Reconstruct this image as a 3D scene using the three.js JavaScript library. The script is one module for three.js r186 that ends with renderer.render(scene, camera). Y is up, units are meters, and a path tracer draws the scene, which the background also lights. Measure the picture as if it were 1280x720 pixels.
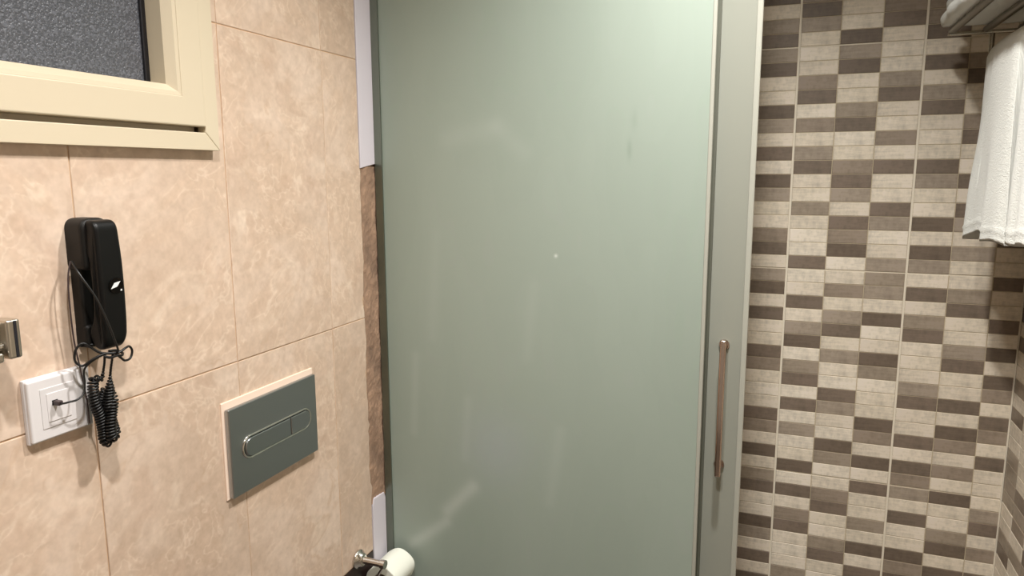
import * as THREE from 'three';
import { RoundedBoxGeometry } from 'three/addons/geometries/RoundedBoxGeometry.js';
import { mergeGeometries } from 'three/addons/utils/BufferGeometryUtils.js';

// ---------------------------------------------------------------- camera, light, exposure
const scene = new THREE.Scene();
scene.background = new THREE.Color(0x040507);            // night outside the little window
const EYE = 1.543;                                        // camera height above the floor
const camera = new THREE.PerspectiveCamera(2 * Math.atan(360 / 899.98) * 180 / Math.PI, 1280 / 720, 0.02, 30);
camera.position.set(0, EYE, 0);
{
  const yaw = 0.3638, pitch = 0.1579, roll = -0.0031;     // turned left, tipped down
  camera.rotation.order = 'YXZ';
  camera.rotation.set(-pitch, yaw, roll);
}
const renderer = new THREE.WebGLRenderer({ antialias: true });
renderer.toneMapping = THREE.LinearToneMapping;
renderer.toneMappingExposure = 0.9;
renderer.shadowMap.enabled = true;
const LAMP_COLOR = new THREE.Color().setRGB(1.0, 0.985, 0.95);
const LAMPS = [                                           // two recessed downlights, out of frame overhead
  { x: -0.2, z: -0.28, power: 8.8, cone: 78, label: 'round recessed downlight over the telephone side of the bathroom' },
  { x: -0.06, z: -1.1, power: 10.5, cone: 73, label: 'round recessed downlight nearest the glass shower screen' }];

// ---------------------------------------------------------------- room measures (metres; depth t = -z)
const XL = -0.937, XR = 0.578, TB = 2.161, TF = -1.25, CEIL = 2.5;
const T1 = 1.0315;                                        // a vertical joint of the left wall
const X0 = 0.0076, Y0 = 1.8756;                           // a tile corner of the mosaic wall
const T_GLASS = 1.535, T_DOOR = 1.575;

// ---------------------------------------------------------------- helpers
function rng(seed) { let s = seed >>> 0; return () => { s = (s + 0x6D2B79F5) >>> 0; let t = Math.imul(s ^ (s >>> 15), 1 | s); t = (t + Math.imul(t ^ (t >>> 7), 61 | t)) ^ t; return ((t ^ (t >>> 14)) >>> 0) / 4294967296; }; }
const used = {};
function numbered(name) { const n = used[name] || 0; used[name] = n + 1; return n ? `${name}_${String(n).padStart(3, '0')}` : name; }
function mesh(name, geometry, material, parent) {
  const m = new THREE.Mesh(geometry, material);
  m.name = parent === scene ? numbered(name) : name;
  m.castShadow = m.receiveShadow = true;
  (parent || scene).add(m);
  return m;
}
const counters = new WeakMap();
function part(name, geometry, material, parent) {         // a child, numbered within its parent
  let c = counters.get(parent); if (!c) counters.set(parent, c = {});
  const n = c[name] || 0; c[name] = n + 1;
  return mesh(n ? `${name}_${String(n).padStart(3, '0')}` : name, geometry, material, parent);
}
function thing(name, label, category, position, turn = 0, group) {
  const o = new THREE.Group(); o.name = numbered(name); scene.add(o);
  o.position.set(...position); o.rotation.y = turn; o.userData = { label, category };
  if (group) o.userData.group = group;
  return o;
}
function structure(o) { o.userData.kind = 'structure'; return o; }
const box = (w, h, d, x = 0, y = 0, z = 0) => new THREE.BoxGeometry(w, h, d).translate(x, y, z);
const span = (x0, x1, y0, y1, z0, z1) => box(x1 - x0, y1 - y0, z1 - z0, (x0 + x1) / 2, (y0 + y1) / 2, (z0 + z1) / 2);
const rbox = (w, h, d, r, x = 0, y = 0, z = 0, seg = 3) => new RoundedBoxGeometry(w, h, d, seg, r).translate(x, y, z);
const rod = (r, a, b, seg = 20) => {                      // capped cylinder from a to b
  const A = new THREE.Vector3(...a), B = new THREE.Vector3(...b), d = B.clone().sub(A);
  const g = new THREE.CylinderGeometry(r, r, d.length(), seg);
  g.applyQuaternion(new THREE.Quaternion().setFromUnitVectors(new THREE.Vector3(0, 1, 0), d.clone().normalize()));
  return g.translate((A.x + B.x) / 2, (A.y + B.y) / 2, (A.z + B.z) / 2);
};
const tube = (pts, r, n = 60, seg = 10) => new THREE.TubeGeometry(new THREE.CatmullRomCurve3(pts.map((p) => new THREE.Vector3(...p))), n, r, seg, false);
const merge = (list) => mergeGeometries(list.map((g) => { const h = g.index ? g.toNonIndexed() : g; for (const k of Object.keys(h.attributes)) if (!['position', 'normal', 'uv', 'color'].includes(k)) h.deleteAttribute(k); return h; }), false);
function extrude(points, depth, bevel = 0.001, holes) {   // flat outline in x, y; front face at z = depth
  const s = new THREE.Shape(points.map((p) => new THREE.Vector2(...p)));
  if (holes) for (const h of holes) s.holes.push(new THREE.Path(h.map((p) => new THREE.Vector2(...p))));
  return new THREE.ExtrudeGeometry(s, { depth: depth - bevel, bevelEnabled: bevel > 0, bevelThickness: bevel, bevelSize: bevel, bevelOffset: -bevel, bevelSegments: 2 });
}

// ---------------------------------------------------------------- procedural textures
function noiseField(n, cells, seed) {                     // tileable value noise, n x n
  const r = rng(seed), g = Float32Array.from({ length: cells * cells }, r), out = new Float32Array(n * n);
  const s = (t) => t * t * (3 - 2 * t);
  for (let y = 0; y < n; y++) for (let x = 0; x < n; x++) {
    const u = x / n * cells, v = y / n * cells, i = Math.floor(u), j = Math.floor(v), fu = s(u - i), fv = s(v - j);
    const a = g[(j % cells) * cells + i % cells], b = g[(j % cells) * cells + (i + 1) % cells];
    const c = g[((j + 1) % cells) * cells + i % cells], d = g[((j + 1) % cells) * cells + (i + 1) % cells];
    out[y * n + x] = (a + (b - a) * fu) * (1 - fv) + (c + (d - c) * fu) * fv;
  }
  return out;
}
function fbm(n, cells, octaves, seed, fall = 0.5) {
  const out = new Float32Array(n * n); let amp = 1, sum = 0;
  for (let o = 0; o < octaves; o++) { const f = noiseField(n, cells << o, seed + o * 17); for (let i = 0; i < out.length; i++) out[i] += amp * f[i]; sum += amp; amp *= fall; }
  for (let i = 0; i < out.length; i++) out[i] /= sum;
  return out;
}
function texture(n, m, pixel, srgb = true) {
  const d = new Uint8Array(n * m * 4);
  for (let y = 0; y < m; y++) for (let x = 0; x < n; x++) {
    const c = pixel(x, y), i = (y * n + x) * 4;
    for (let k = 0; k < 3; k++) d[i + k] = Math.max(0, Math.min(255, Math.round(Array.isArray(c) ? c[k] : c)));
    d[i + 3] = 255;
  }
  const t = new THREE.DataTexture(d, n, m); t.wrapS = t.wrapT = THREE.RepeatWrapping;
  t.magFilter = THREE.LinearFilter; t.minFilter = THREE.LinearMipmapLinearFilter; t.generateMipmaps = true;
  if (srgb) t.colorSpace = THREE.SRGBColorSpace;
  t.needsUpdate = true; return t;
}
const mixc = (a, b, t) => a.map((v, k) => v + (b[k] - v) * t);
const sstep = (a, b, x) => { const t = Math.max(0, Math.min(1, (x - a) / (b - a))); return t * t * (3 - 2 * t); };

// beige marble-look glaze, one repeat = 1.2 m
const N = 1024;
const mCloud = fbm(N, 6, 6, 11, 0.6), mVein = fbm(N, 10, 5, 42, 0.55), mWarp = fbm(N, 5, 3, 77), mFine = fbm(N, 96, 3, 5, 0.7), mSpot = fbm(N, 20, 4, 91, 0.55), mFleck = fbm(N, 44, 3, 133, 0.6);
const marbleMap = texture(N, N, (x, y) => {
  const i = y * N + x, j = ((y + Math.floor(mWarp[i] * 130)) % N) * N + (x + Math.floor(mWarp[i] * 170)) % N;
  const vein = 1 - Math.abs(mVein[j] - 0.5) * 2, cl = mCloud[i];
  let c = mixc([201, 177, 157], [219, 197, 179], sstep(0.3, 0.7, cl));
  c = mixc(c, [207, 181, 159], 0.6 * sstep(0.4, 0.62, mSpot[j]));
  c = mixc(c, [236, 218, 199], 0.38 * sstep(0.86, 1.0, vein) * sstep(0.5, 0.68, mSpot[i]));
  c = mixc(c, [196, 164, 136], 0.35 * sstep(0.93, 0.995, 1 - Math.abs(mSpot[j] - 0.47) * 2) * sstep(0.45, 0.7, mCloud[j]));
  c = mixc(c, [190, 160, 138], 0.3 * sstep(0.56, 0.7, mSpot[i]) * sstep(0.4, 0.6, mVein[i]));
  c = mixc(c, [238, 221, 204], 0.34 * sstep(0.88, 1.0, 1 - Math.abs(mFleck[j] - 0.5) * 2) * sstep(0.42, 0.62, mSpot[j]));
  c = mixc(c, [190, 163, 143], 0.32 * sstep(0.56, 0.72, mFleck[j]) * sstep(0.38, 0.58, mCloud[i]));
  const f = (mFine[i] - 0.5) * 24; return [c[0] + f, c[1] + f, c[2] + f];
});
marbleMap.repeat.set(1 / 1.2, 1 / 1.2);
const marbleBump = texture(512, 512, (x, y) => 255 * (0.6 * mCloud[(y * 2) * N + x * 2] + 0.4 * mVein[(y * 2) * N + x * 2]), false);
marbleBump.repeat.set(1 / 1.2, 1 / 1.2);

// brushed stone grain for the mosaic pieces: streaks run along the piece, one repeat = 0.4 m
const gA = fbm(512, 5, 5, 301, 0.6), gB = fbm(512, 24, 4, 302, 0.65);
const grainMap = texture(512, 512, (x, y) => {
  const a = gA[y * 512 + x], b = gB[((y * 4) % 512) * 512 + (x >> 1)], c = gB[(y * 512) + (x * 2) % 512];
  const v = 241 + 72 * (a - 0.5) + 42 * (b - 0.5) + 46 * (c - 0.5); return [v, v, v * 0.985];
});
grainMap.repeat.set(2.5, 2.5);

const plasterN = fbm(256, 8, 5, 808, 0.6);
const plasterMap = texture(256, 256, (x, y) => { const v = 0.75 + 0.5 * plasterN[y * 256 + x]; return [152 * v, 124 * v, 103 * v]; });
plasterMap.repeat.set(4, 4);
const plasterBump = texture(256, 256, (x, y) => 255 * plasterN[y * 256 + x], false);
plasterBump.repeat.set(4, 4);
const terryN = fbm(256, 64, 3, 515, 0.8);
const terryBump = texture(256, 256, (x, y) => 255 * terryN[y * 256 + x], false);
terryBump.repeat.set(8, 8);
const hammerN = fbm(256, 40, 2, 616, 0.5);
const hammerBump = texture(256, 256, (x, y) => 255 * sstep(0.25, 0.75, hammerN[y * 256 + x]), false);
hammerBump.repeat.set(10, 10);
const hammerMap = texture(256, 256, (x, y) => { const v = hammerN[y * 256 + x], k = 92 + 22 * sstep(0.5, 0.85, v) - 8 * sstep(0.5, 0.2, v); return [k * 0.97, k * 0.99, k * 1.06]; });
hammerMap.repeat.set(10, 10);

// water marks and wiping streaks on the frosted pane (metres on the pane: x from the wall, y above floor)
const paneNoise = fbm(512, 4, 4, 920, 0.5);
const PX0 = XL + 0.004, PX1 = -0.157, PY0 = 0.08, PY1 = 2.38;
const streaks = [[-0.865, 0.593, -0.765, 0.672, 0.016, 0.34], [-0.759, 0.704, -0.69, 0.778, 0.018, 0.36], [-0.742, 1.622, -0.622, 1.646, 0.024, 0.09], [-0.622, 1.646, -0.555, 1.59, 0.022, 0.07],
  [-0.778, 1.4, -0.793, 1.15, 0.014, 0.06], [-0.53, 1.29, -0.548, 1.12, 0.015, 0.06], [-0.466, 0.95, -0.49, 0.77, 0.016, 0.1], [-0.7, 1.0, -0.71, 0.85, 0.012, 0.1], [-0.84, 1.1, -0.85, 0.9, 0.012, 0.12]];
const paneMap = texture(512, 1024, (x, y) => {
  const X = PX0 + (x + 0.5) / 512 * (PX1 - PX0), Y = PY0 + (y + 0.5) / 1024 * (PY1 - PY0);
  let w = (paneNoise[(y >> 1) * 512 + x] - 0.5) * 0.2;
  for (const [ax, ay, bx, by, r, s] of streaks) {
    const dx = bx - ax, dy = by - ay, t = Math.max(0, Math.min(1, ((X - ax) * dx + (Y - ay) * dy) / (dx * dx + dy * dy)));
    const d = Math.hypot(X - ax - t * dx, Y - ay - t * dy); w += s * Math.exp(-((d / r) ** 2));
  }
  const blot = Math.exp(-(((X + 0.627) / 0.09) ** 2 + ((Y - 0.888) / 0.09) ** 2)) * 0.16;
  w += 0.9 * Math.exp(-((Math.hypot(X + 0.479, Y - 1.36) / 0.004) ** 2));
  w -= 0.22 * Math.exp(-(((X + 0.318) / 0.005) ** 2 + ((Y - 1.592) / 0.02) ** 2)) + 0.12 * Math.exp(-(((X + 0.309) / 0.006) ** 2 + ((Y - 1.653) / 0.02) ** 2));
  return mixc(mixc([162, 175, 163], [226, 232, 226], Math.max(-0.3, w)), [176, 184, 194], blot * 2);
});
paneMap.wrapS = paneMap.wrapT = THREE.ClampToEdgeWrapping;

// ---------------------------------------------------------------- materials
const std = (color, roughness, extra = {}) => new THREE.MeshStandardMaterial({ color, roughness, ...extra });
const phys = (o) => new THREE.MeshPhysicalMaterial(o);
const M = {
  marble: [1, 0.965, 1.03].map((k) => phys({ map: marbleMap, color: new THREE.Color().setRGB(k, k * 0.995, k * 0.985), roughness: 0.42, bumpMap: marbleBump, bumpScale: 0.0007 })),
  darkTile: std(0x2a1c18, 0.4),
  groutLeft: std(0xcbab8c, 0.9),
  groutBack: std(0xece2cf, 0.6),
  groutTile: std(0xc2b398, 0.7),
  plaster: std(0xffffff, 0.95, { map: plasterMap, bumpMap: plasterBump, bumpScale: 0.004 }),
  strip: std(0xd8d2da, 0.55),
  ceiling: std(0xe9e4da, 0.9),
  floor: std(0x6e655c, 0.5),
  paintWall: std(0xd9d4cc, 0.7),
  cream: std(0xd1c3aa, 0.42),
  creamBead: std(0xcfc1a8, 0.42),
  gasket: std(0x14131a, 0.6),
  windowGlass: phys({ map: hammerMap, roughness: 0.35, transmission: 0.12, thickness: 0, bumpMap: hammerBump, bumpScale: 0.0006 }),
  pane: phys({ map: paneMap, roughness: 1, transmission: 0.2, thickness: 0, clearcoat: 1, clearcoatRoughness: 0.4 }),
  doorPane: phys({ color: 0xafb1a4, roughness: 1, transmission: 0.45, thickness: 0, clearcoat: 0.6, clearcoatRoughness: 0.45 }),
  seal: phys({ color: 0xbdbdb1, roughness: 0.5, transmission: 0.3, thickness: 0 }),
  sealDark: std(0x55564a, 0.7),
  channel: std(0x7d8478, 0.35, { metalness: 0.85 }),
  chrome: std(0xd9d6d0, 0.09, { metalness: 1 }),
  rackChrome: std(0xb9b3a6, 0.22, { metalness: 1 }),
  rackRod: std(0x7d776c, 0.3, { metalness: 1 }),
  steel: std(0xc9c3b8, 0.3, { metalness: 1 }),
  handle: std(0xcdb9ac, 0.12, { metalness: 1 }),
  plate: std(0xa3a6a8, 0.34, { metalness: 1 }),
  button: std(0xa1a4a6, 0.26, { metalness: 1 }),
  plateFrame: std(0xf1d9c6, 0.6),
  white: std(0xdcd7d7, 0.38),
  whiteInset: std(0xd8d3d3, 0.35),
  black: phys({ color: 0x070707, roughness: 0.42, specularIntensity: 0.55 }),
  badge: phys({ color: 0x070707, roughness: 0.15 }),
  blackMatt: phys({ color: 0x0f0d0b, roughness: 0.5, specularIntensity: 0.7 }),
  emblem: std(0xe8e8e6, 0.4),
  cord: std(0x0a0909, 0.4),
  lineCord: std(0x3a2c2c, 0.45),
  terry: phys({ color: 0xf0f1ea, roughness: 1, bumpMap: terryBump, bumpScale: 0.0016, sheen: 0.4, sheenRoughness: 0.8, sheenColor: new THREE.Color(0xffffff) }),
  hem: std(0xe6e7df, 0.95),
  paper: std(0xe9ebdf, 0.95),
  card: std(0x6b5b4a, 0.95),
  lampTrim: std(0xdedede, 0.4),
  lampGlow: std(0xffffff, 0.5, { emissive: new THREE.Color(1, 0.9, 0.75), emissiveIntensity: 2 }),
};
// mosaic tones: [light, mid, dark], a few fired shades of each
const tone = (hex) => phys({ map: grainMap, color: new THREE.Color(hex), roughness: 0.45 });
M.mosaic = { L: [0xf8ecdc, 0xf1e4d2, 0xedE0cf, 0xf5e8d7].map(tone), M: [0xa99a8a, 0xa29283, 0xafa091].map(tone), D: [0x827366, 0x7a6b5e, 0x88786b].map(tone) };

// ---------------------------------------------------------------- recessed downlights in the ceiling above the camera (out of frame)
for (const LAMP of LAMPS) {
  const t = thing('ceiling_downlight', LAMP.label, 'ceiling light', [LAMP.x, CEIL, LAMP.z]);
  part('trim_ring', new THREE.LatheGeometry([[0.062, 0], [0.078, 0], [0.08, -0.004], [0.076, -0.009], [0.064, -0.012], [0.062, -0.004]].map((p) => new THREE.Vector2(...p)), 48), M.lampTrim, t);
  part('diffuser', new THREE.CylinderGeometry(0.061, 0.061, 0.004, 48).translate(0, -0.006, 0), M.lampGlow, t);
  const s = new THREE.SpotLight(LAMP_COLOR, LAMP.power, 0, LAMP.cone * Math.PI / 180, 1, 2);
  s.position.set(0, -0.022, 0); s.target.position.set(0, -2, 0); t.add(s, s.target);
  s.castShadow = true; s.shadow.radius = 2; s.shadow.mapSize.set(2048, 2048); s.shadow.camera.near = 0.02; s.shadow.bias = -0.0005;
}

// ---------------------------------------------------------------- room shell
const TH = 0.12;
structure(mesh('floor', span(XL - TH, XR + TH, -0.1, 0, -TB - TH, -TF + TH), M.floor, scene));
structure(mesh('ceiling', span(XL - TH, XR + TH, CEIL, CEIL + 0.1, -TB - TH, -TF + TH), M.ceiling, scene));
structure(mesh('wall_front', span(XL - TH, XR + TH, 0, CEIL, -TF, -TF + TH), M.paintWall, scene));

// left wall: local x = depth t, y = up, z = out of the wall
const leftFrame = (t, y, z = 0) => [XL + z, y, -t];
const HOLE = { t0: 0.36, t1: 0.985, y0: 1.612, y1: 2.2 };
const TILE = 0.008;
const wallLeft = structure(mesh('wall_left', merge([
  span(TF, HOLE.t0, 0, CEIL, -TILE - 0.001, -0.0015), span(HOLE.t1, 1.4635, 0, CEIL, -TILE - 0.001, -0.0015), span(HOLE.t0, HOLE.t1, 0, HOLE.y0, -TILE - 0.001, -0.0015), span(HOLE.t0, HOLE.t1, HOLE.y1, CEIL, -TILE - 0.001, -0.0015),
  span(TF, HOLE.t0, 0, CEIL, -TH, -TILE), span(HOLE.t1, TB, 0, CEIL, -TH, -TILE),
  span(HOLE.t0, HOLE.t1, 0, HOLE.y0, -TH, -TILE), span(HOLE.t0, HOLE.t1, HOLE.y1, CEIL, -TH, -TILE)]), M.groutLeft, scene));
wallLeft.position.set(XL, 0, 0); wallLeft.rotation.y = Math.PI / 2;
{
  const r = rng(7), G = 0.00095;                           // half joint
  const tileMesh = (pts, dark) => {
    const g = extrude(pts, TILE, 0.0012); g.translate(0, 0, -TILE);
    const uv = g.attributes.uv, du = r() * 1.2, dv = r() * 1.2;
    for (let i = 0; i < uv.count; i++) uv.setXY(i, uv.getX(i) + du, uv.getY(i) + dv);
    g.translate(0, 0, (r() - 0.5) * 0.0009);
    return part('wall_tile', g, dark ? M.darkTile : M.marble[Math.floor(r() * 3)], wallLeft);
  };
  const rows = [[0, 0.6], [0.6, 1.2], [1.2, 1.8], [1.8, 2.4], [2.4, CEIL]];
  for (let c = -7; c <= 1; c++) for (const [ya, yb] of rows) {
    const a = Math.max(TF, T1 + 0.3 * c) + G, b = Math.min(1.4655, T1 + 0.3 * (c + 1)) - G, y0 = ya + G, y1 = yb - G, h = HOLE;
    if (b - a < 0.02) continue;
    if (b > h.t0 && a < h.t1 && y1 > h.y0 && y0 < h.y1) {  // tiles notched round the window
      const low = y0 < h.y0, high = y1 > h.y1, left = a < h.t0, right = b > h.t1;
      if (low && right) tileMesh([[a, y0], [b, y0], [b, y1], [h.t1, y1], [h.t1, h.y0], [a, h.y0]], 0);
      else if (low && left) tileMesh([[a, y0], [b, y0], [b, h.y0], [h.t0, h.y0], [h.t0, y1], [a, y1]], 0);
      else if (low) tileMesh([[a, y0], [b, y0], [b, h.y0], [a, h.y0]], 0);
      else if (high && right) tileMesh([[h.t1, y0], [b, y0], [b, y1], [a, y1], [a, h.y1], [h.t1, h.y1]], 0);
      else if (high && left) tileMesh([[a, y0], [h.t0, y0], [h.t0, h.y1], [b, h.y1], [b, y1], [a, y1]], 0);
      else if (high) tileMesh([[a, h.y1], [b, h.y1], [b, y1], [a, y1]], 0);
      continue;
    }
    if (c === 1) {                                        // cut edge beside the shower, chipped where no strip covers it
      const edge = [], e = rng(90 + Math.round(ya * 10));
      for (let y = y0; y <= y1 + 1e-6; y += (y1 - y0) / 40) {
        const bare = y > 0.74 && y < 1.55 ? 1 : 0.1, worn = y > 0.76 && y < 1.25 ? 1 : 0.45;
        edge.push([b + 0.004 * bare - bare * worn * (0.009 * e() + 0.004 * Math.sin(y * 31)), y]);
      }
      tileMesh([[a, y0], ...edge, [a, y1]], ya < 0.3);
      continue;
    }
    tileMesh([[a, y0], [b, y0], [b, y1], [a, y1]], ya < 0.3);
  }
  // bare strip between the cut tiles and the glass: rough mortar, white filler at the top and bottom
  const mortar = new THREE.PlaneGeometry(0.076, 0.84, 16, 150);
  const p = mortar.attributes.position, q = rng(33);
  for (let i = 0; i < p.count; i++) p.setZ(i, -0.0035 + 0.0022 * q() + 0.0012 * Math.sin(p.getY(i) * 47 + p.getX(i) * 90));
  mortar.computeVertexNormals();
  const uvm = mortar.attributes.uv; for (let i = 0; i < uvm.count; i++) uvm.setXY(i, uvm.getX(i) * 0.08, uvm.getY(i) * 0.84);
  const back = span(1.462, 1.538, 0.72, 1.56, -TILE, -0.0045); back.translate(0, 0, 0);
  mortar.translate(1.5, 1.14, 0);
  part('mortar_patch', merge([mortar, back]), M.plaster, wallLeft).userData.label = 'bare brown mortar';
  part('filler_strip', extrude([[1.4685, 1.556], [1.532, 1.566], [1.532, CEIL], [1.4685, CEIL]], 0.0075, 0.0015).translate(0, 0, -TILE + 0.001), M.strip, wallLeft).userData.label = 'white filler strip above the mortar';
  part('filler_strip', extrude([[1.47, 0], [1.531, 0], [1.531, 0.715], [1.524, 0.73], [1.476, 0.732], [1.47, 0.715]], 0.0075, 0.0015).translate(0, 0, -TILE + 0.001), M.strip, wallLeft).userData.label = 'white filler strip below the mortar';
}

// ---------------------------------------------------------------- mosaic tiling (30 x 60 cm tiles, each pressed as 3 x 16 pieces)
const PW = 0.1, PH = 0.0375;
function pieceGeometry(w, h, seed) {                      // a low pillow with chamfered rim, front at z = 0, uv in metres
  const g = new THREE.BufferGeometry(), r = rng(seed), c = 0.0011, d = 0.0016, W = w / 2, H = h / 2;
  const ring = [[-W, -H, -d], [W, -H, -d], [W, H, -d], [-W, H, -d], [-W + c, -H + c, 0], [W - c, -H + c, 0], [W - c, H - c, 0], [-W + c, H - c, 0]];
  const quads = [[4, 5, 6, 7], [0, 1, 5, 4], [1, 2, 6, 5], [2, 3, 7, 6], [3, 0, 4, 7]], pos = [], uv = [];
  const du = r(), dv = r();
  for (const q of quads) for (const k of [q[0], q[1], q[2], q[0], q[2], q[3]]) { pos.push(...ring[k]); uv.push(ring[k][0] + du, ring[k][1] + dv); }
  g.setAttribute('position', new THREE.Float32BufferAttribute(pos, 3)); g.setAttribute('uv', new THREE.Float32BufferAttribute(uv, 2));
  g.computeVertexNormals(); return g;
}
const pieceCache = {};
function piece(w, h, v) { const k = `${Math.round(w * 1e4)}_${Math.round(h * 1e4)}_${v}`; return pieceCache[k] || (pieceCache[k] = pieceGeometry(w, h, 100 + v * 13)); }
// pattern of the wall as the photograph shows it: columns c0 ... c6, from four rows above the upper tile joint
const PATTERN = [
  'DLMD' + 'MDLLDMLDLDMLLMDL' + 'MDLDLLDMLLLDMLDL' + 'MDLLDMLDLDLM',
  'MDML' + 'LLMDLMLMDLLMLLLD' + 'LLDLMDLMDLDLMLLD' + 'LDLMDLLLMDLL',
  'LLLD' + 'MDLLMDLLMDMLDMDL' + 'LMLMDLMLLDMLLDML' + 'LMDLLMDLLMLD',
  'LMDL' + 'LLMDLLMLDLLDMLLM' + 'MMLDLLDMLLLDMLDL' + 'DLLMLDLDMLLD',
  'DMMD' + 'LDLMDLLLDMLLDLDM' + 'LDLMDLLLMDLLDLDM' + 'MLDLLDMDLLMD',
  'LMDL' + 'LMDLLMDLLDLDMLML' + 'LMDLLMDLLDLDMLML' + 'DLLMDLDMLLDM',
  'MLDL' + 'MDLLMDLMLDLLMDLL' + 'DLLDLDLDMLDMLDLL' + 'LMDLMLDLMDLL'];
const PATTERN_TOP = -4;
function tiling(wall, u0, u1, toneAt, single, gaps) {     // u: along the wall in local x; rows k count down from Y0
  const H_G = 0.0021, r = rng(gaps.seed), stuff = { L: [], M: [], D: [] }, slabs = [];
  const kTop = -16, kEnd = 50;
  const cA = Math.floor((u0 - gaps.start) / PW - 1e-6), cB = Math.ceil((u1 - gaps.start) / PW + 1e-6);
  for (let tc = Math.floor(cA / 3); tc * 3 < cB; tc++) for (let tr = kTop / 16; tr * 16 < kEnd; tr++) {
    const a = Math.max(u0, gaps.start + tc * 0.3), b = Math.min(u1, gaps.start + tc * 0.3 + 0.3);
    const top = Math.min(CEIL, Y0 - tr * 0.6), bottom = Math.max(0, Y0 - tr * 0.6 - 0.6);
    if (b - a < 0.008 || top - bottom < 0.01) continue;
    const ga = a > u0 + 1e-4 ? 0.0027 : 0.001, gb = b < u1 - 1e-4 ? 0.0027 : 0.001, gy = 0.0016;
    const own = [];
    for (let c = tc * 3; c < tc * 3 + 3; c++) {
      const pa = Math.max(a + ga, gaps.start + c * PW + 0.0007), pb = Math.min(b - gb, gaps.start + (c + 1) * PW - 0.0007);
      if (pb - pa < 0.006) continue;
      for (let k = tr * 16; k < tr * 16 + 16; k++) {
        const yt = Math.min(top - gy, Y0 - k * PH - 0.0005), yb = Math.max(bottom + gy, Y0 - (k + 1) * PH + 0.0005);
        if (yt - yb < 0.008) continue;
        own.push({ c, k, x: (pa + pb) / 2, y: (yt + yb) / 2, w: pb - pa, h: yt - yb, t: toneAt(c, k, r), v: Math.floor(r() * 5), s: Math.floor(r() * 12) });
      }
    }
    const slab = span(a + ga, b - gb, bottom + gy, top - gy, -H_G, -0.0013);
    if (!own.some((o) => single(o.c, o.k))) { slabs.push(slab); for (const o of own) stuff[o.t].push(piece(o.w, o.h, o.v).clone().translate(o.x, o.y, 0)); continue; }
    const tile = part('wall_tile', slab, M.groutTile, wall);
    for (const o of own) {
      if (!single(o.c, o.k)) { stuff[o.t].push(piece(o.w, o.h, o.v).clone().translate(o.x, o.y, 0)); continue; }
      const list = M.mosaic[o.t], m = part('mosaic_piece', piece(o.w, o.h, o.v), list[o.s % list.length], tile);
      m.position.set(o.x, o.y, (r() - 0.5) * 0.0003);
    }
  }
  if (slabs.length) part('tile_backing', merge(slabs), M.groutTile, wall).userData.kind = 'stuff';
  for (const t of ['L', 'M', 'D']) if (stuff[t].length) part('mosaic_tiling', merge(stuff[t]), M.mosaic[t][0], wall).userData.kind = 'stuff';
}
const randomTone = (c, k, r) => { const v = r(); return v < 0.52 ? 'L' : v < 0.74 ? 'M' : 'D'; };
const wallBack = structure(mesh('wall_back', span(XL - TH, XR + TH, 0, CEIL, -TH, -0.0022), M.groutBack, scene));
wallBack.position.set(0, 0, -TB);
tiling(wallBack, XL, XR, (c, k, r) => { const col = PATTERN[c + 1]; const ch = col && col[k - PATTERN_TOP]; return ch || randomTone(c, k, r); },
  (c, k) => c >= -1 && c <= 5 && k >= (c <= 1 ? -4 : c <= 3 ? -3 : c === 4 ? 0 : 13) && k <= (c <= 2 ? 41 : c === 3 ? 39 : c === 4 ? 38 : 37), { start: X0, seed: 51 });
// right wall: local x = -t, z = out of the wall (towards -x)
const wallRight = structure(mesh('wall_right', span(-TB, -TF, 0, CEIL, -TH, -0.0022), M.groutBack, scene));
wallRight.position.set(XR, 0, 0); wallRight.rotation.y = -Math.PI / 2;
tiling(wallRight, -TB, -TF, randomTone, (c, k) => c <= 1 && k >= 16 && k <= 41, { start: -TB + 0.0008, seed: 77 });
part('corner_grout', span(XR - 0.0035, XR - 0.0002, 0, CEIL, -0.002, 0.0035), M.groutBack, wallBack);
// shower side of the left wall
{
  const g = new THREE.Group(); g.name = 'trim_1'; scene.add(g); g.position.set(XL, 0, 0); g.rotation.y = Math.PI / 2; structure(g);
  tiling(g, 1.5425, TB - 0.0005, randomTone, () => false, { start: 1.561, seed: 61 });
}

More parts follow.
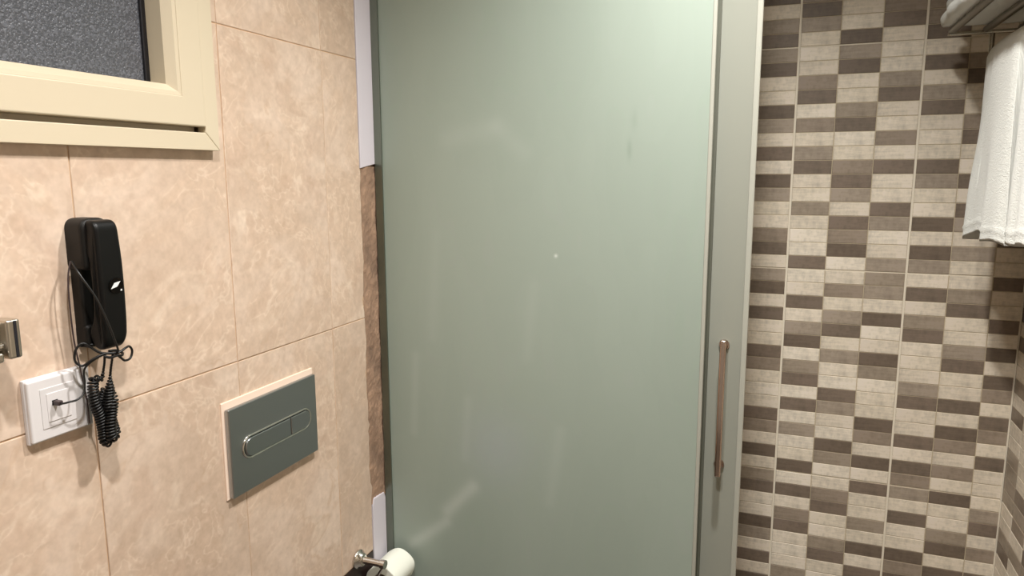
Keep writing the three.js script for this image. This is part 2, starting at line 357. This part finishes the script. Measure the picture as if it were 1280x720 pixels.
// ---------------------------------------------------------------- window in the left wall
{
  const w = new THREE.Group(); w.name = 'window_1'; scene.add(w); structure(w);
  w.position.set(...leftFrame(0.685, 1.583)); w.rotation.y = Math.PI / 2;
  const T = (t) => t - 0.685, Y = (y) => y - 1.583;
  const frameBar = (name, pts, z0, z1, m, bevel = 0.0015) => part(name, extrude(pts.map(([t, y]) => [T(t), Y(y)]), z1 - z0, bevel).translate(0, 0, z0), m, w);
  const o = { t0: 0.345, t1: 1.004, y0: 1.583, y1: 2.23 }, i = { t0: 0.375, t1: 0.974, y0: 1.612, y1: 2.2 }, e = 0.0003;
  // mitred casing
  frameBar('casing', [[o.t0, o.y0], [o.t1, o.y0], [i.t1 - e, i.y0], [i.t0 + e, i.y0]], 0, 0.016, M.cream);
  frameBar('casing', [[o.t1, o.y0 + e], [o.t1, o.y1 - e], [i.t1, i.y1 - e], [i.t1, i.y0 + e]], 0, 0.016, M.cream);
  frameBar('casing', [[o.t0, o.y1], [i.t0 + e, i.y1], [i.t1 - e, i.y1], [o.t1, o.y1]], 0, 0.016, M.cream);
  frameBar('casing', [[o.t0, o.y0 + e], [i.t0, i.y0 + e], [i.t0, i.y1 - e], [o.t0, o.y1 - e]], 0, 0.016, M.cream);
  // sash: four mitred rails, standing a little proud, with a gap over the bottom casing
  const s = { t0: 0.378, t1: 0.9725, y0: 1.6215, y1: 2.197 }, n = { t0: 0.43, t1: 0.925, y0: 1.668, y1: 2.15 };
  const ringPts = (q) => [[q.t0, q.y0], [q.t1, q.y0], [q.t1, q.y1], [q.t0, q.y1]].map(([t, y]) => [T(t), Y(y)]);
  part('sash', extrude(ringPts(s), 0.059, 0.002, [ringPts(n)]).translate(0, 0, -0.04), M.cream, w);
  part('frame_rebate', span(T(i.t0 + 0.001), T(i.t1 - 0.001), Y(1.6125), Y(1.6213), -0.05, -0.008), M.creamBead, w);
  // sloping glazing beads inside the sash
  const bead = (a, b, na) => {                            // prism along a-b, na = direction to the glass centre
    const A = new THREE.Vector3(T(a[0]), Y(a[1]), 0), B = new THREE.Vector3(T(b[0]), Y(b[1]), 0), k = new THREE.Vector3(...na, 0), pr = [[0, -0.03], [0, 0.0175], [0.006, 0.0165], [0.017, 0.004], [0.017, -0.03]];
    const pos = [], P = (p, j) => [p.x + k.x * pr[j][0], p.y + k.y * pr[j][0], pr[j][1]];
    for (let j = 0; j < 5; j++) { const l = (j + 1) % 5; pos.push(...P(A, j), ...P(B, j), ...P(B, l), ...P(A, j), ...P(B, l), ...P(A, l)); }
    for (const p of [A, B]) for (let j = 1; j < 4; j++) pos.push(...P(p, 0), ...P(p, j), ...P(p, j + 1));
    const g = new THREE.BufferGeometry(); g.setAttribute('position', new THREE.Float32BufferAttribute(pos, 3)); g.computeVertexNormals();
    g.setAttribute('uv', new THREE.Float32BufferAttribute(new Float32Array(pos.length / 3 * 2), 2));
    part('glazing_bead', g, M.creamBead, w.getObjectByName('sash'));
  };
  bead([n.t0, n.y0], [n.t1, n.y0], [0, 1]); bead([n.t0, n.y1], [n.t1, n.y1], [0, -1]);
  bead([n.t0, n.y0], [n.t0, n.y1], [1, 0]); bead([n.t1, n.y0], [n.t1, n.y1], [-1, 0]);
  const glass = span(T(n.t0 - 0.004), T(n.t1 + 0.004), Y(n.y0 - 0.004), Y(n.y1 + 0.004), -0.036, -0.031);
  const gp = glass.attributes.position, gu = glass.attributes.uv; for (let k = 0; k < gu.count; k++) gu.setXY(k, gp.getX(k), gp.getY(k));
  part('window_pane', glass, M.windowGlass, w).userData.label = 'dark hammered obscure glass';
  const gk = 0.009, z0 = -0.0309, z1 = -0.027, a = T(n.t0 + 0.017), b = T(n.t1 - 0.017), c = Y(n.y0 + 0.017), d = Y(n.y1 - 0.017);
  part('gasket', merge([span(b - gk, b, c, d, z0, z1), span(a, a + gk, c, d, z0, z1), span(a + gk, b - gk, c, c + 0.004, z0, z1), span(a + gk, b - gk, d - gk, d, z0, z1)]), M.gasket, w).userData.label = 'black rubber gasket';
}

// ---------------------------------------------------------------- shower screen: fixed frosted pane, sliding door behind it
function paneGeometry(x0, x1, y0, y1, z0, z1) {           // box whose front and back show the map upright
  return span(x0, x1, y0, y1, z0, z1);
}
{
  const t = thing('shower_screen', 'large fixed pane of frosted greenish glass beside the beige tiled wall', 'shower screen', [(PX0 + PX1) / 2, 0, -T_GLASS]);
  const X = (x) => x - (PX0 + PX1) / 2;
  part('glass_pane', paneGeometry(X(PX0), X(PX1), PY0, PY1, -0.008, 0), M.pane, t);
  part('wall_channel', merge([span(X(XL + 0.0005), X(XL + 0.002), PY0, PY1, -0.014, 0.004), span(X(XL + 0.002), X(XL + 0.02), PY0, PY1, 0.0005, 0.004), span(X(XL + 0.002), X(XL + 0.02), PY0, PY1, -0.014, -0.0085)]), M.channel, t).userData.label = 'narrow grey wall channel';
  part('edge_seal', rbox(0.008, PY1 - PY0, 0.011, 0.002, X(PX1) + 0.004, (PY0 + PY1) / 2, -0.004), M.seal, t).userData.label = 'pale edge seal';
  part('brush_seal', span(X(PX1) + 0.0005, X(PX1) + 0.0135, PY0, PY1, -0.0375, -0.03), M.sealDark, t).userData.label = 'dark brush seal';
  part('head_rail', rbox(XR - XL - 0.004, 0.04, 0.07, 0.004, (XR + XL) / 2 - (PX0 + PX1) / 2, PY1 + 0.019, -0.02), M.steel, t);
  part('sill_rail', rbox(XR - XL - 0.004, 0.08, 0.07, 0.004, (XR + XL) / 2 - (PX0 + PX1) / 2, 0.0405, -0.02), M.steel, t);
}
{
  const x0 = -0.85, x1 = -0.066, mid = (x0 + x1) / 2, y0 = 0.085, y1 = 2.378;
  const t = thing('shower_door', 'frosted sliding glass door with a vertical chrome handle, pushed behind the fixed pane', 'shower door', [mid, 0, -T_DOOR]);
  const X = (x) => x - mid;
  part('glass_pane', span(X(x0), X(x1 - 0.0105), y0, y1, -0.008, 0), M.doorPane, t);
  part('edge_seal', rbox(0.012, y1 - y0, 0.012, 0.0025, X(x1) - 0.0045, (y0 + y1) / 2, -0.004), M.seal, t).userData.label = 'pale translucent edge seal';
  const h = new THREE.Group();
  const hx = X(-0.111);
  const bar = part('handle', merge([rbox(0.013, 0.304, 0.011, 0.0035, hx, 1.043, 0.034), rod(0.0065, [hx, 1.178, 0.0005], [hx, 1.178, 0.031]), rod(0.0065, [hx, 0.908, 0.0005], [hx, 0.908, 0.031])]), M.handle, t);
  bar.userData.label = 'vertical chrome bar handle';
  part('mounting_disc', merge([rod(0.011, [hx, 1.178, 0.0003], [hx, 1.178, 0.004]), rod(0.011, [hx, 0.908, 0.0003], [hx, 0.908, 0.004])]), M.handle, t);
}

// ---------------------------------------------------------------- flush plate
{
  const t = thing('flush_plate', 'dark satin metal dual flush plate with an oval button in the beige tiled wall', 'flush plate', leftFrame(1.1135, 0.951), Math.PI / 2);
  const W = 0.258, H = 0.17, cy = H / 2;
  part('surround', extrude([[-W / 2 - 0.006, -0.002], [W / 2 + 0.003, -0.002], [W / 2 + 0.003, H + 0.012], [-W / 2 - 0.006, H + 0.013]], 0.0035, 0.001), M.plateFrame, t).userData.label = 'pale pinkish plaster edge round the plate';
  part('plate', rbox(W, H, 0.0095, 0.0022, 0, cy, 0.0085), M.plate, t);
  const stadium = (x0, x1, r, left, right) => {
    const s = new THREE.Shape();
    if (left) { s.absarc(x0 + r, 0, r, Math.PI / 2, Math.PI * 1.5, false); } else { s.moveTo(x0, r); s.lineTo(x0, -r); }
    if (right) s.absarc(x1 - r, 0, r, -Math.PI / 2, Math.PI / 2, false); else { s.lineTo(x1, -r); s.lineTo(x1, r); }
    s.closePath(); return s;
  };
  const ext = (s, d, bev) => new THREE.ExtrudeGeometry(s, { depth: d, bevelEnabled: true, bevelThickness: bev, bevelSize: bev, bevelOffset: -bev, bevelSegments: 3, curveSegments: 20 });
  const rim = new THREE.CatmullRomCurve3(stadium(-0.1015, 0.1015, 0.021, true, true).getSpacedPoints(120).slice(0, -1).map((p) => new THREE.Vector3(p.x, p.y, 0)), true, 'catmullrom', 0.5);
  part('bezel', new THREE.TubeGeometry(rim, 240, 0.0024, 10, true).translate(0.003, cy, 0.0137), M.chrome, t).userData.label = 'bright chrome rim round the buttons';
  part('button', ext(stadium(-0.0985, 0.033, 0.018, true, false), 0.0035, 0.002).translate(0.003, cy, 0.0125), M.button, t).userData.label = 'larger flush button';
  part('button', ext(stadium(0.0345, 0.0985, 0.018, false, true), 0.0035, 0.002).translate(0.003, cy, 0.0125), M.button, t).userData.label = 'smaller flush button';
}

// ---------------------------------------------------------------- telephone socket
{
  const t = thing('telephone_socket', 'square white telephone wall socket with a thin cord plugged into it', 'socket', leftFrame(0.672, 1.184), Math.PI / 2);
  part('back_plate', rbox(0.096, 0.09, 0.007, 0.002, 0.004, 0.045, 0.0037), M.white, t);
  part('cover_plate', rbox(0.082, 0.086, 0.008, 0.003, -0.002, 0.045, 0.0085), M.white, t);
  part('inset', rbox(0.05, 0.056, 0.002, 0.0008, -0.002, 0.046, 0.0125), M.whiteInset, t);
  part('outlet_module', rbox(0.034, 0.04, 0.002, 0.0008, -0.002, 0.046, 0.0135), M.white, t);
  part('outlet_opening', rbox(0.0085, 0.0075, 0.001, 0.0003, -0.008, 0.0515, 0.0142), M.blackMatt, t);
}

// ---------------------------------------------------------------- telephone
{
  const tc = 0.732, yb = 1.283;
  const t = thing('wall_telephone', 'black wall telephone with its handset hung up, on the beige tiled wall above the socket', 'telephone', leftFrame(tc, yb), Math.PI / 2);
  // local: x = along the wall, y up from the lower end of the handset, z out of the wall
  const side = (pts, width, bev, x) => {                  // outline in (z, y), extruded across x
    const s = new THREE.Shape(); s.moveTo(...pts[0]); for (const p of pts.slice(1)) p.length === 2 ? s.lineTo(...p) : s.quadraticCurveTo(...p); s.closePath();
    const g = new THREE.ExtrudeGeometry(s, { depth: width - 2 * bev, bevelEnabled: true, bevelThickness: bev, bevelSize: bev, bevelOffset: -bev, bevelSegments: 4, curveSegments: 10 });
    return g.rotateY(-Math.PI / 2).translate(x + width / 2 - bev, 0, 0);
  };
  // cradle: rounded shell on the wall with a deeper cup at the top
  const shell = (x0, x1, y0, y1, rt, rb, z0, z1, bev) => {
    const q = new THREE.Shape(); q.moveTo(x0 + rb, y0); q.lineTo(x1 - rb, y0); q.quadraticCurveTo(x1, y0, x1, y0 + rb); q.lineTo(x1, y1 - rt); q.quadraticCurveTo(x1, y1, x1 - rt, y1); q.lineTo(x0 + rt, y1); q.quadraticCurveTo(x0, y1, x0, y1 - rt); q.lineTo(x0, y0 + rb); q.quadraticCurveTo(x0, y0, x0 + rb, y0);
    return new THREE.ExtrudeGeometry(q, { depth: z1 - z0 - bev, bevelEnabled: true, bevelThickness: bev, bevelSize: bev, bevelOffset: -bev, bevelSegments: 4, curveSegments: 10 }).translate(0, 0, z0);
  };
  const cradle = part('cradle', merge([shell(-0.0155, 0.026, 0.016, 0.2, 0.016, 0.006, 0.0005, 0.0185, 0.0045), shell(-0.0185, 0.0265, 0.128, 0.2005, 0.017, 0.009, 0.001, 0.0335, 0.0065), shell(-0.016, 0.026, 0.016, 0.05, 0.008, 0.006, 0.001, 0.0215, 0.005)]), M.blackMatt, t);
  // handset: thick at ear and mouth, thin at the grip
  const taper = (g) => { const q = g.attributes.position; for (let i = 0; i < q.count; i++) { const y = q.getY(i), k = 1 - 0.09 * sstep(0.13, 0.2, y) - 0.2 * sstep(0.05, 0.012, y) ** 2; q.setX(i, 0.0065 + (q.getX(i) - 0.0065) * k); } g.computeVertexNormals(); return g; };
  const hs = part('handset', taper(side([[0.021, 0.188], [0.026, 0.199, 0.04, 0.1975], [0.051, 0.196, 0.052, 0.182], [0.0565, 0.11, 0.052, 0.034], [0.05, 0.014, 0.036, 0.0135], [0.023, 0.0135, 0.022, 0.03], [0.022, 0.046, 0.028, 0.052], [0.034, 0.06, 0.0345, 0.1], [0.0345, 0.138, 0.031, 0.146], [0.021, 0.152, 0.021, 0.17]], 0.041, 0.006, 0.0065)), M.black, t);
  const badge = part('badge', rod(0.0115, [0.0095, 0.105, 0.049], [0.0095, 0.105, 0.0558], 36), M.badge, hs);
  badge.userData.label = 'round glossy badge with a white slanted emblem';
  part('emblem', merge([extrude([[0.0005, 0.1012], [0.0105, 0.1035], [0.0165, 0.1105], [0.0065, 0.109]], 0.0005, 0).translate(0, 0, 0.0558), new THREE.CylinderGeometry(0.0014, 0.0014, 0.0005, 12).rotateX(Math.PI / 2).translate(0.0172, 0.0978, 0.0556)]), M.emblem, hs);
  part('latch', merge([rod(0.0022, [-0.02, 0.022, 0.012], [-0.006, 0.02, 0.024]), new THREE.SphereGeometry(0.0034, 14, 10).translate(-0.0195, 0.022, 0.014)]), M.black, t);
  // flat line cord: out of the left side, down behind, round the neck and into the socket (X: along wall from tc, Y: from yb)
  const P = (tt, y, z) => [tt - tc, y - yb, z];
  part('line_cord', merge([
    tube([P(0.706, 1.425, 0.016), P(0.699, 1.405, 0.018), P(0.697, 1.36, 0.018), P(0.7, 1.31, 0.016), P(0.7035, 1.268, 0.0185), P(0.708, 1.225, 0.0185), P(0.711, 1.19, 0.0155)], 0.0011, 70, 8)]), M.lineCord, t).userData.label = 'thin grey-brown cord running down the left side';
  part('socket_cord', merge([
    tube([P(0.705, 1.425, 0.02), P(0.7, 1.412, 0.036), P(0.709, 1.375, 0.055), P(0.716, 1.34, 0.064), P(0.722, 1.315, 0.066), P(0.728, 1.298, 0.064), P(0.735, 1.289, 0.05)], 0.0014, 80, 8),
    tube([P(0.664, 1.2355, 0.018), P(0.664, 1.2355, 0.03), P(0.668, 1.237, 0.036), P(0.68, 1.237, 0.037), P(0.69, 1.243, 0.037), P(0.694, 1.257, 0.036), P(0.695, 1.275, 0.036), P(0.702, 1.284, 0.04), P(0.718, 1.2925, 0.048), P(0.735, 1.292, 0.052)], 0.0014, 110, 8)]), M.cord, t);
  part('plug', rbox(0.0075, 0.0065, 0.011, 0.0015, 0.664 - tc, 1.2355 - yb, 0.0205), M.lineCord, t);
  part('cord_knot', merge([
    tube([P(0.735, 1.29, 0.05), P(0.715, 1.296, 0.044), P(0.698, 1.312, 0.034), P(0.69, 1.304, 0.03), P(0.688, 1.288, 0.03), P(0.694, 1.281, 0.034), P(0.704, 1.288, 0.042), P(0.718, 1.294, 0.05), P(0.735, 1.292, 0.056), P(0.747, 1.296, 0.056), P(0.757, 1.296, 0.052), P(0.763, 1.288, 0.05), P(0.759, 1.278, 0.05), P(0.748, 1.277, 0.052), P(0.74, 1.283, 0.054), P(0.733, 1.29, 0.054)], 0.0017, 200, 9),
    tube([P(0.716, 1.291, 0.05), P(0.722, 1.288, 0.055), P(0.731, 1.289, 0.0575), P(0.74, 1.287, 0.056), P(0.746, 1.289, 0.05), P(0.741, 1.293, 0.046), P(0.728, 1.295, 0.046)], 0.0019, 80, 9)]), M.cord, t);
  // coiled cord folded into a bundle that hangs below the handset
  const axis = new THREE.CatmullRomCurve3([P(0.722, 1.292, 0.045), P(0.726, 1.272, 0.036), P(0.722, 1.254, 0.032), P(0.7135, 1.256, 0.03), P(0.7105, 1.242, 0.03), P(0.711, 1.222, 0.03), P(0.717, 1.2, 0.03), P(0.72, 1.18, 0.03), P(0.7215, 1.163, 0.029), P(0.729, 1.157, 0.028), P(0.734, 1.168, 0.026), P(0.728, 1.186, 0.024), P(0.724, 1.204, 0.022), P(0.7285, 1.222, 0.022), P(0.733, 1.234, 0.028), P(0.7335, 1.222, 0.038), P(0.728, 1.202, 0.04), P(0.7235, 1.182, 0.041), P(0.725, 1.167, 0.04), P(0.732, 1.169, 0.038), P(0.73, 1.19, 0.036), P(0.7275, 1.212, 0.036), P(0.73, 1.238, 0.038), P(0.731, 1.264, 0.042), P(0.731, 1.292, 0.05)].map((p) => new THREE.Vector3(...p)));
  const turns = 104, steps = 2600, frames = axis.computeFrenetFrames(steps, false), pts = [];
  for (let i = 0; i <= steps; i++) {
    const u = i / steps, c = axis.getPointAt(u), a = u * turns * Math.PI * 2, rad = 0.006 * sstep(0.06, 0.13, u) * sstep(0.93, 0.86, u) + 0.0001;
    pts.push(c.clone().addScaledVector(frames.normals[i], Math.cos(a) * rad).addScaledVector(frames.binormals[i], Math.sin(a) * rad));
  }
  part('coiled_cord', new THREE.TubeGeometry(new THREE.CatmullRomCurve3(pts), 3000, 0.0018, 6, false), M.cord, t);
}

// ---------------------------------------------------------------- steel bracket at the left edge of the photograph
{
  const t = thing('wall_bracket', 'small brushed steel bracket on the beige wall left of the white socket', 'bracket', leftFrame(0.575, 1.318), Math.PI / 2);
  part('jaw', rbox(0.017, 0.049, 0.03, 0.0035, 0.013, 0.0265, 0.047), M.steel, t);
  part('groove', rbox(0.0042, 0.0455, 0.003, 0.001, 0.0145, 0.0265, 0.0612), M.gasket, t);
  part('body', merge([rbox(0.03, 0.044, 0.016, 0.004, -0.012, 0.0265, 0.038), rbox(0.028, 0.012, 0.03, 0.003, -0.014, 0.006, 0.045)]), M.steel, t);
  part('screw', rod(0.005, [-0.03, 0.018, 0.05], [0.004, 0.018, 0.05]), M.chrome, t);
  part('wall_flange', rod(0.018, [-0.012, 0.0265, 0.0003], [-0.012, 0.0265, 0.006], 36), M.steel, t);
  part('stem', rod(0.009, [-0.012, 0.0265, 0.005], [-0.012, 0.0265, 0.034]), M.steel, t);
}

// ---------------------------------------------------------------- toilet roll holder and roll
{
  const t = thing('toilet_roll_holder', 'chrome toilet roll holder with a round wall flange at the foot of the photograph', 'toilet roll holder', leftFrame(1.393, 0.613), Math.PI / 2);
  part('wall_flange', new THREE.LatheGeometry([[0, 0.0004], [0.0225, 0.0004], [0.0235, 0.003], [0.0225, 0.007], [0.0175, 0.01], [0.0155, 0.017], [0.012, 0.019], [0, 0.019]].map((p) => new THREE.Vector2(...p)), 48).rotateX(Math.PI / 2), M.chrome, t);
  part('arm', merge([rod(0.0085, [0, 0, 0.012], [0, 0, 0.07]), rod(0.0105, [0, 0, 0.066], [0, 0, 0.078], 28)]), M.chrome, t);
  part('swinging_bail', new THREE.TubeGeometry(new THREE.CatmullRomCurve3([[0.004, -0.002, 0.07], [0.0065, -0.014, 0.066], [0.007, -0.032, 0.055], [0.009, -0.044, 0.051], [0.02, -0.049, 0.05], [0.05, -0.049, 0.05], [0.09, -0.049, 0.05], [0.122, -0.049, 0.05]].map((p) => new THREE.Vector3(...p)), false, 'catmullrom', 0.3), 90, 0.0035, 12, false), M.chrome, t);
}
{
  const r0 = 0.0195, r1 = 0.042, L = 0.094;
  const t = thing('toilet_roll', 'white toilet paper roll hanging on the chrome holder', 'toilet roll', [XL + 0.05, 0.613 - 0.049 + 0.0046 - r0, -1.4635]);
  const ringShape = (a, b, wob) => { const s = new THREE.Shape(), h = new THREE.Path(), n = 72; for (let i = 0; i < n; i++) { const f = i / n * Math.PI * 2, k = wob ? 1 + 0.03 * Math.sin(2 * f + 0.8) + 0.022 * Math.sin(5 * f) : 1; s[i ? 'lineTo' : 'moveTo'](b * k * Math.cos(f), b * k * Math.sin(f)); h[i ? 'lineTo' : 'moveTo'](a * Math.cos(-f), a * Math.sin(-f)); } s.closePath(); h.closePath(); s.holes.push(h); return s; };
  part('paper', new THREE.ExtrudeGeometry(ringShape(r0 + 0.001, r1, true), { depth: L - 0.004, bevelEnabled: true, bevelThickness: 0.002, bevelSize: 0.002, bevelOffset: -0.002, bevelSegments: 2 }).translate(0, 0, -L / 2 + 0.002), M.paper, t);
  part('core', new THREE.ExtrudeGeometry(ringShape(r0 - 0.0005, r0 + 0.0008, false), { depth: L - 0.001, bevelEnabled: false }).translate(0, 0, -L / 2 + 0.0005), M.card, t);
}

// ---------------------------------------------------------------- towel rack on the right wall
const RACK_Y = 1.865, BAR = { x: 0.425, y: 1.787 }, RT0 = 1.42, RT1 = 2.03;
{
  const t = thing('towel_rack', 'metal rod towel rack high on the mosaic wall in the right corner', 'towel rack', [XR, BAR.y - 0.007, -(RT0 + RT1) / 2]);
  const X = (x) => x - XR, Y = (y) => y - (BAR.y - 0.007), Z = (tt) => (RT0 + RT1) / 2 - tt;
  for (const x of [0.342, 0.412, 0.482, 0.552]) part('shelf_rod', rod(0.008, [X(x), Y(RACK_Y + 0.006), Z(RT0)], [X(x), Y(RACK_Y + 0.006), Z(RT1)]), M.rackRod, t);
  for (const tt of [RT1, RT0]) {
    part('end_arm', rbox(0.243, 0.009, 0.012, 0.003, X(0.4555), Y(RACK_Y), Z(tt)), M.rackChrome, t);
    part('post', rod(0.0055, [X(BAR.x), Y(RACK_Y - 0.002), Z(tt)], [X(BAR.x), Y(BAR.y - 0.006), Z(tt)]), M.rackChrome, t);
    part('wall_flange', rod(0.02, [X(XR) - 0.006, Y(RACK_Y), Z(tt)], [X(XR) - 0.0003, Y(RACK_Y), Z(tt)], 32), M.rackChrome, t);
  }
  part('hanging_bar', rod(0.0065, [X(BAR.x), Y(BAR.y), Z(RT0)], [X(BAR.x), Y(BAR.y), Z(RT1 + 0.006)]), M.rackChrome, t);
}
// hanging towels: closed cross sections draped over the bar, lofted along it
function drape(tFar, tNear, hem, seed, crease, nT = 170) {
  const half = 64, section = (s) => {                     // s 0 (far end) ... 1 (near end): list of [x, y] relative to the bar
    const tt = tFar + (tNear - tFar) * s, ph = seed * 1.7;
    const wave = (d) => 0.006 * Math.sin(tt * 38 + ph) * sstep(0.05, 0.4, d) + 0.002 * Math.sin(tt * 83 + ph * 2.1) * sstep(0.15, 0.4, d);
    const cr = (d) => crease == null ? 0 : (0.009 * sstep(-0.003, 0.003, tt - crease - 0.1 * d) + 0.017 * Math.exp(-(((tt - crease - 0.1 * d - 0.003) / 0.004) ** 2))) * sstep(0.3, 0.1, d);
    const droop = 0.006 * (1 - Math.min(1, s / 0.16)) ** 2;
    const edge = 0.005 * (1 - Math.min(1, s / 0.09)) ** 2 + 0.005 * (1 - Math.min(1, (1 - s) / 0.09)) ** 2;   // rounded selvedges
    const len = hem(tt), back = len - 0.05, rIn = 0.0075, th = 0.031 - edge - 0.014 * (1 - Math.min(1, s / 0.28)) ** 1.5, out = [], inn = [];
    for (let i = 0; i <= half; i++) { const d = len * (1 - i / half), sp = 0.001 * sstep(0, 0.4, d); out.push([-(rIn + th) - sp + wave(d) + cr(d) - (len - d < 0.026 && len - d > 0.019 ? 0.0022 : 0), -d]); inn.push([-rIn - sp * 0.6 + wave(d) * 0.8, -d]); }
    for (let i = 1; i < 9; i++) { const f = Math.PI - Math.PI * i / 9; out.push([Math.cos(f) * (rIn + th) + (i < 5 ? cr(0) * (1 - i / 5) : 0), Math.sin(f) * (rIn + th)]); inn.push([Math.cos(f) * rIn, Math.sin(f) * rIn]); }
    for (let i = 0; i <= half; i++) { const d = back * i / half; out.push([rIn + th + 0.3 * wave(d), -d]); inn.push([rIn + 0.2 * wave(d), -d]); }
    const n0 = out.length; return [...out, ...inn.reverse()].map(([x, y], i) => [x, y - (i < n0 ? droop : 0)]);
  };
  const pos = [], uv = [], idx = [], n = section(0).length;
  for (let j = 0; j <= nT; j++) { const s = j / nT, z = -(tFar + (tNear - tFar) * s); section(s).forEach(([x, y], i) => { pos.push(x, y, z); uv.push(-z, i < n / 2 ? y : -y); }); }
  for (let j = 0; j < nT; j++) for (let i = 0; i < n; i++) { const a = j * n + i, b = j * n + (i + 1) % n, c = a + n, d = b + n; idx.push(a, c, b, b, c, d); }
  for (const j of [0, nT]) for (let i = 0; i < n / 2 - 1; i++) { const a = j * n + i, b = j * n + i + 1, c = j * n + n - 1 - i, d = j * n + n - 2 - i; j ? idx.push(a, c, b, b, c, d) : idx.push(a, b, c, b, d, c); }
  const g = new THREE.BufferGeometry(); g.setAttribute('position', new THREE.Float32BufferAttribute(pos, 3)); g.setAttribute('uv', new THREE.Float32BufferAttribute(uv, 2)); g.setIndex(idx); g.computeVertexNormals();
  return g;
}
{
  const mid = 1.81;
  const hem = (tt) => 0.392 + 0.006 * Math.sin(tt * 40) - 0.012 * sstep(1.86, 1.81, tt) + 0.007 * Math.sin(tt * 19 + 1) ;
  const t = thing('hanging_towel', 'white terry towel hanging from the rack in the right corner', 'towel', [BAR.x, BAR.y, -mid]);
  part('towel_body', drape(1.99, 1.645, hem, 1, 1.825).translate(0, 0, mid), M.terry, t);
  const u = thing('hanging_towel', 'white terry towel at the right edge of the photograph, nearer than the other hanging one', 'towel', [BAR.x, BAR.y, -1.54]);
  part('towel_body', drape(1.63, 1.45, (tt) => 0.375 + 0.005 * Math.sin(tt * 33), 3, null, 40).translate(0, 0, 1.54), M.terry, u);
}
// folded towels lying on the rods
function foldedTowel(name, label, y, x0, h, tFar, tNear, seed) {
  const t = thing(name, label, 'towel', [(x0 + 0.57) / 2, y, -(tFar + tNear) / 2], 0);
  const r = rng(seed), layer = (xa, ya, hh) => {          // one fold: rounded front, running along the rack, softly uneven
    const n = 40, m = 22, pos = [], uv = [], idx = [], xb = 0.562;
    for (let j = 0; j <= n; j++) {
      const s = j / n, tt = tFar + (tNear - tFar) * s, e = 1 - 0.55 * (1 - Math.min(1, s / 0.05)) ** 2 - 0.5 * (1 - Math.min(1, (1 - s) / 0.05)) ** 2, w = 0.003 * Math.sin(tt * 27 + seed) + 0.002 * Math.sin(tt * 61 + seed * 2);
      const R = hh / 2 * e, ring = [];
      for (let i = 0; i <= m / 2; i++) { const f = Math.PI / 2 + Math.PI * i / (m / 2); ring.push([xa + R + w + Math.cos(f) * R, ya + hh / 2 + Math.sin(f) * R * (f > Math.PI ? hh / 2 / R : 1)]); }
      for (let i = 0; i <= m / 2; i++) { const f = -Math.PI / 2 + Math.PI * i / (m / 2); ring.push([xb - R + Math.cos(f) * R, ya + hh / 2 + Math.sin(f) * R * (f < 0 ? hh / 2 / R : 1)]); }
      for (const [x, yy] of ring) { pos.push(x - (x0 + 0.57) / 2, yy, (tFar + tNear) / 2 - tt); uv.push(x + yy, tt); }
    }
    const k = 2 * (m / 2 + 1);
    for (let j = 0; j < n; j++) for (let i = 0; i < k; i++) { const a = j * k + i, b = j * k + (i + 1) % k; idx.push(a, b, a + k, b, b + k, a + k); }
    for (const j of [0, n]) for (let i = 1; i < k - 1; i++) j ? idx.push(j * k, j * k + i, j * k + i + 1) : idx.push(0, i + 1, i);
    const g = new THREE.BufferGeometry(); g.setAttribute('position', new THREE.Float32BufferAttribute(pos, 3)); g.setAttribute('uv', new THREE.Float32BufferAttribute(uv, 2)); g.setIndex(idx); g.computeVertexNormals(); return g;
  };
  part('fold', layer(x0, 0, h / 2 + 0.0015), M.terry, t); part('fold', layer(x0 + 0.006 + 0.004 * r(), h / 2 - 0.0015, h / 2 + 0.0015), M.terry, t);
}
foldedTowel('folded_towel', 'folded white towel lying directly on the rack rods', RACK_Y + 0.0141, 0.312, 0.072, 2.015, 1.5, 4);
foldedTowel('folded_towel', 'folded white towel on top of the pile on the rack', RACK_Y + 0.0141 + 0.0725, 0.318, 0.07, 2.008, 1.51, 9);

scene.traverse((o) => { if (o.isMesh) o.castShadow = o.receiveShadow = true; });
renderer.render(scene, camera);
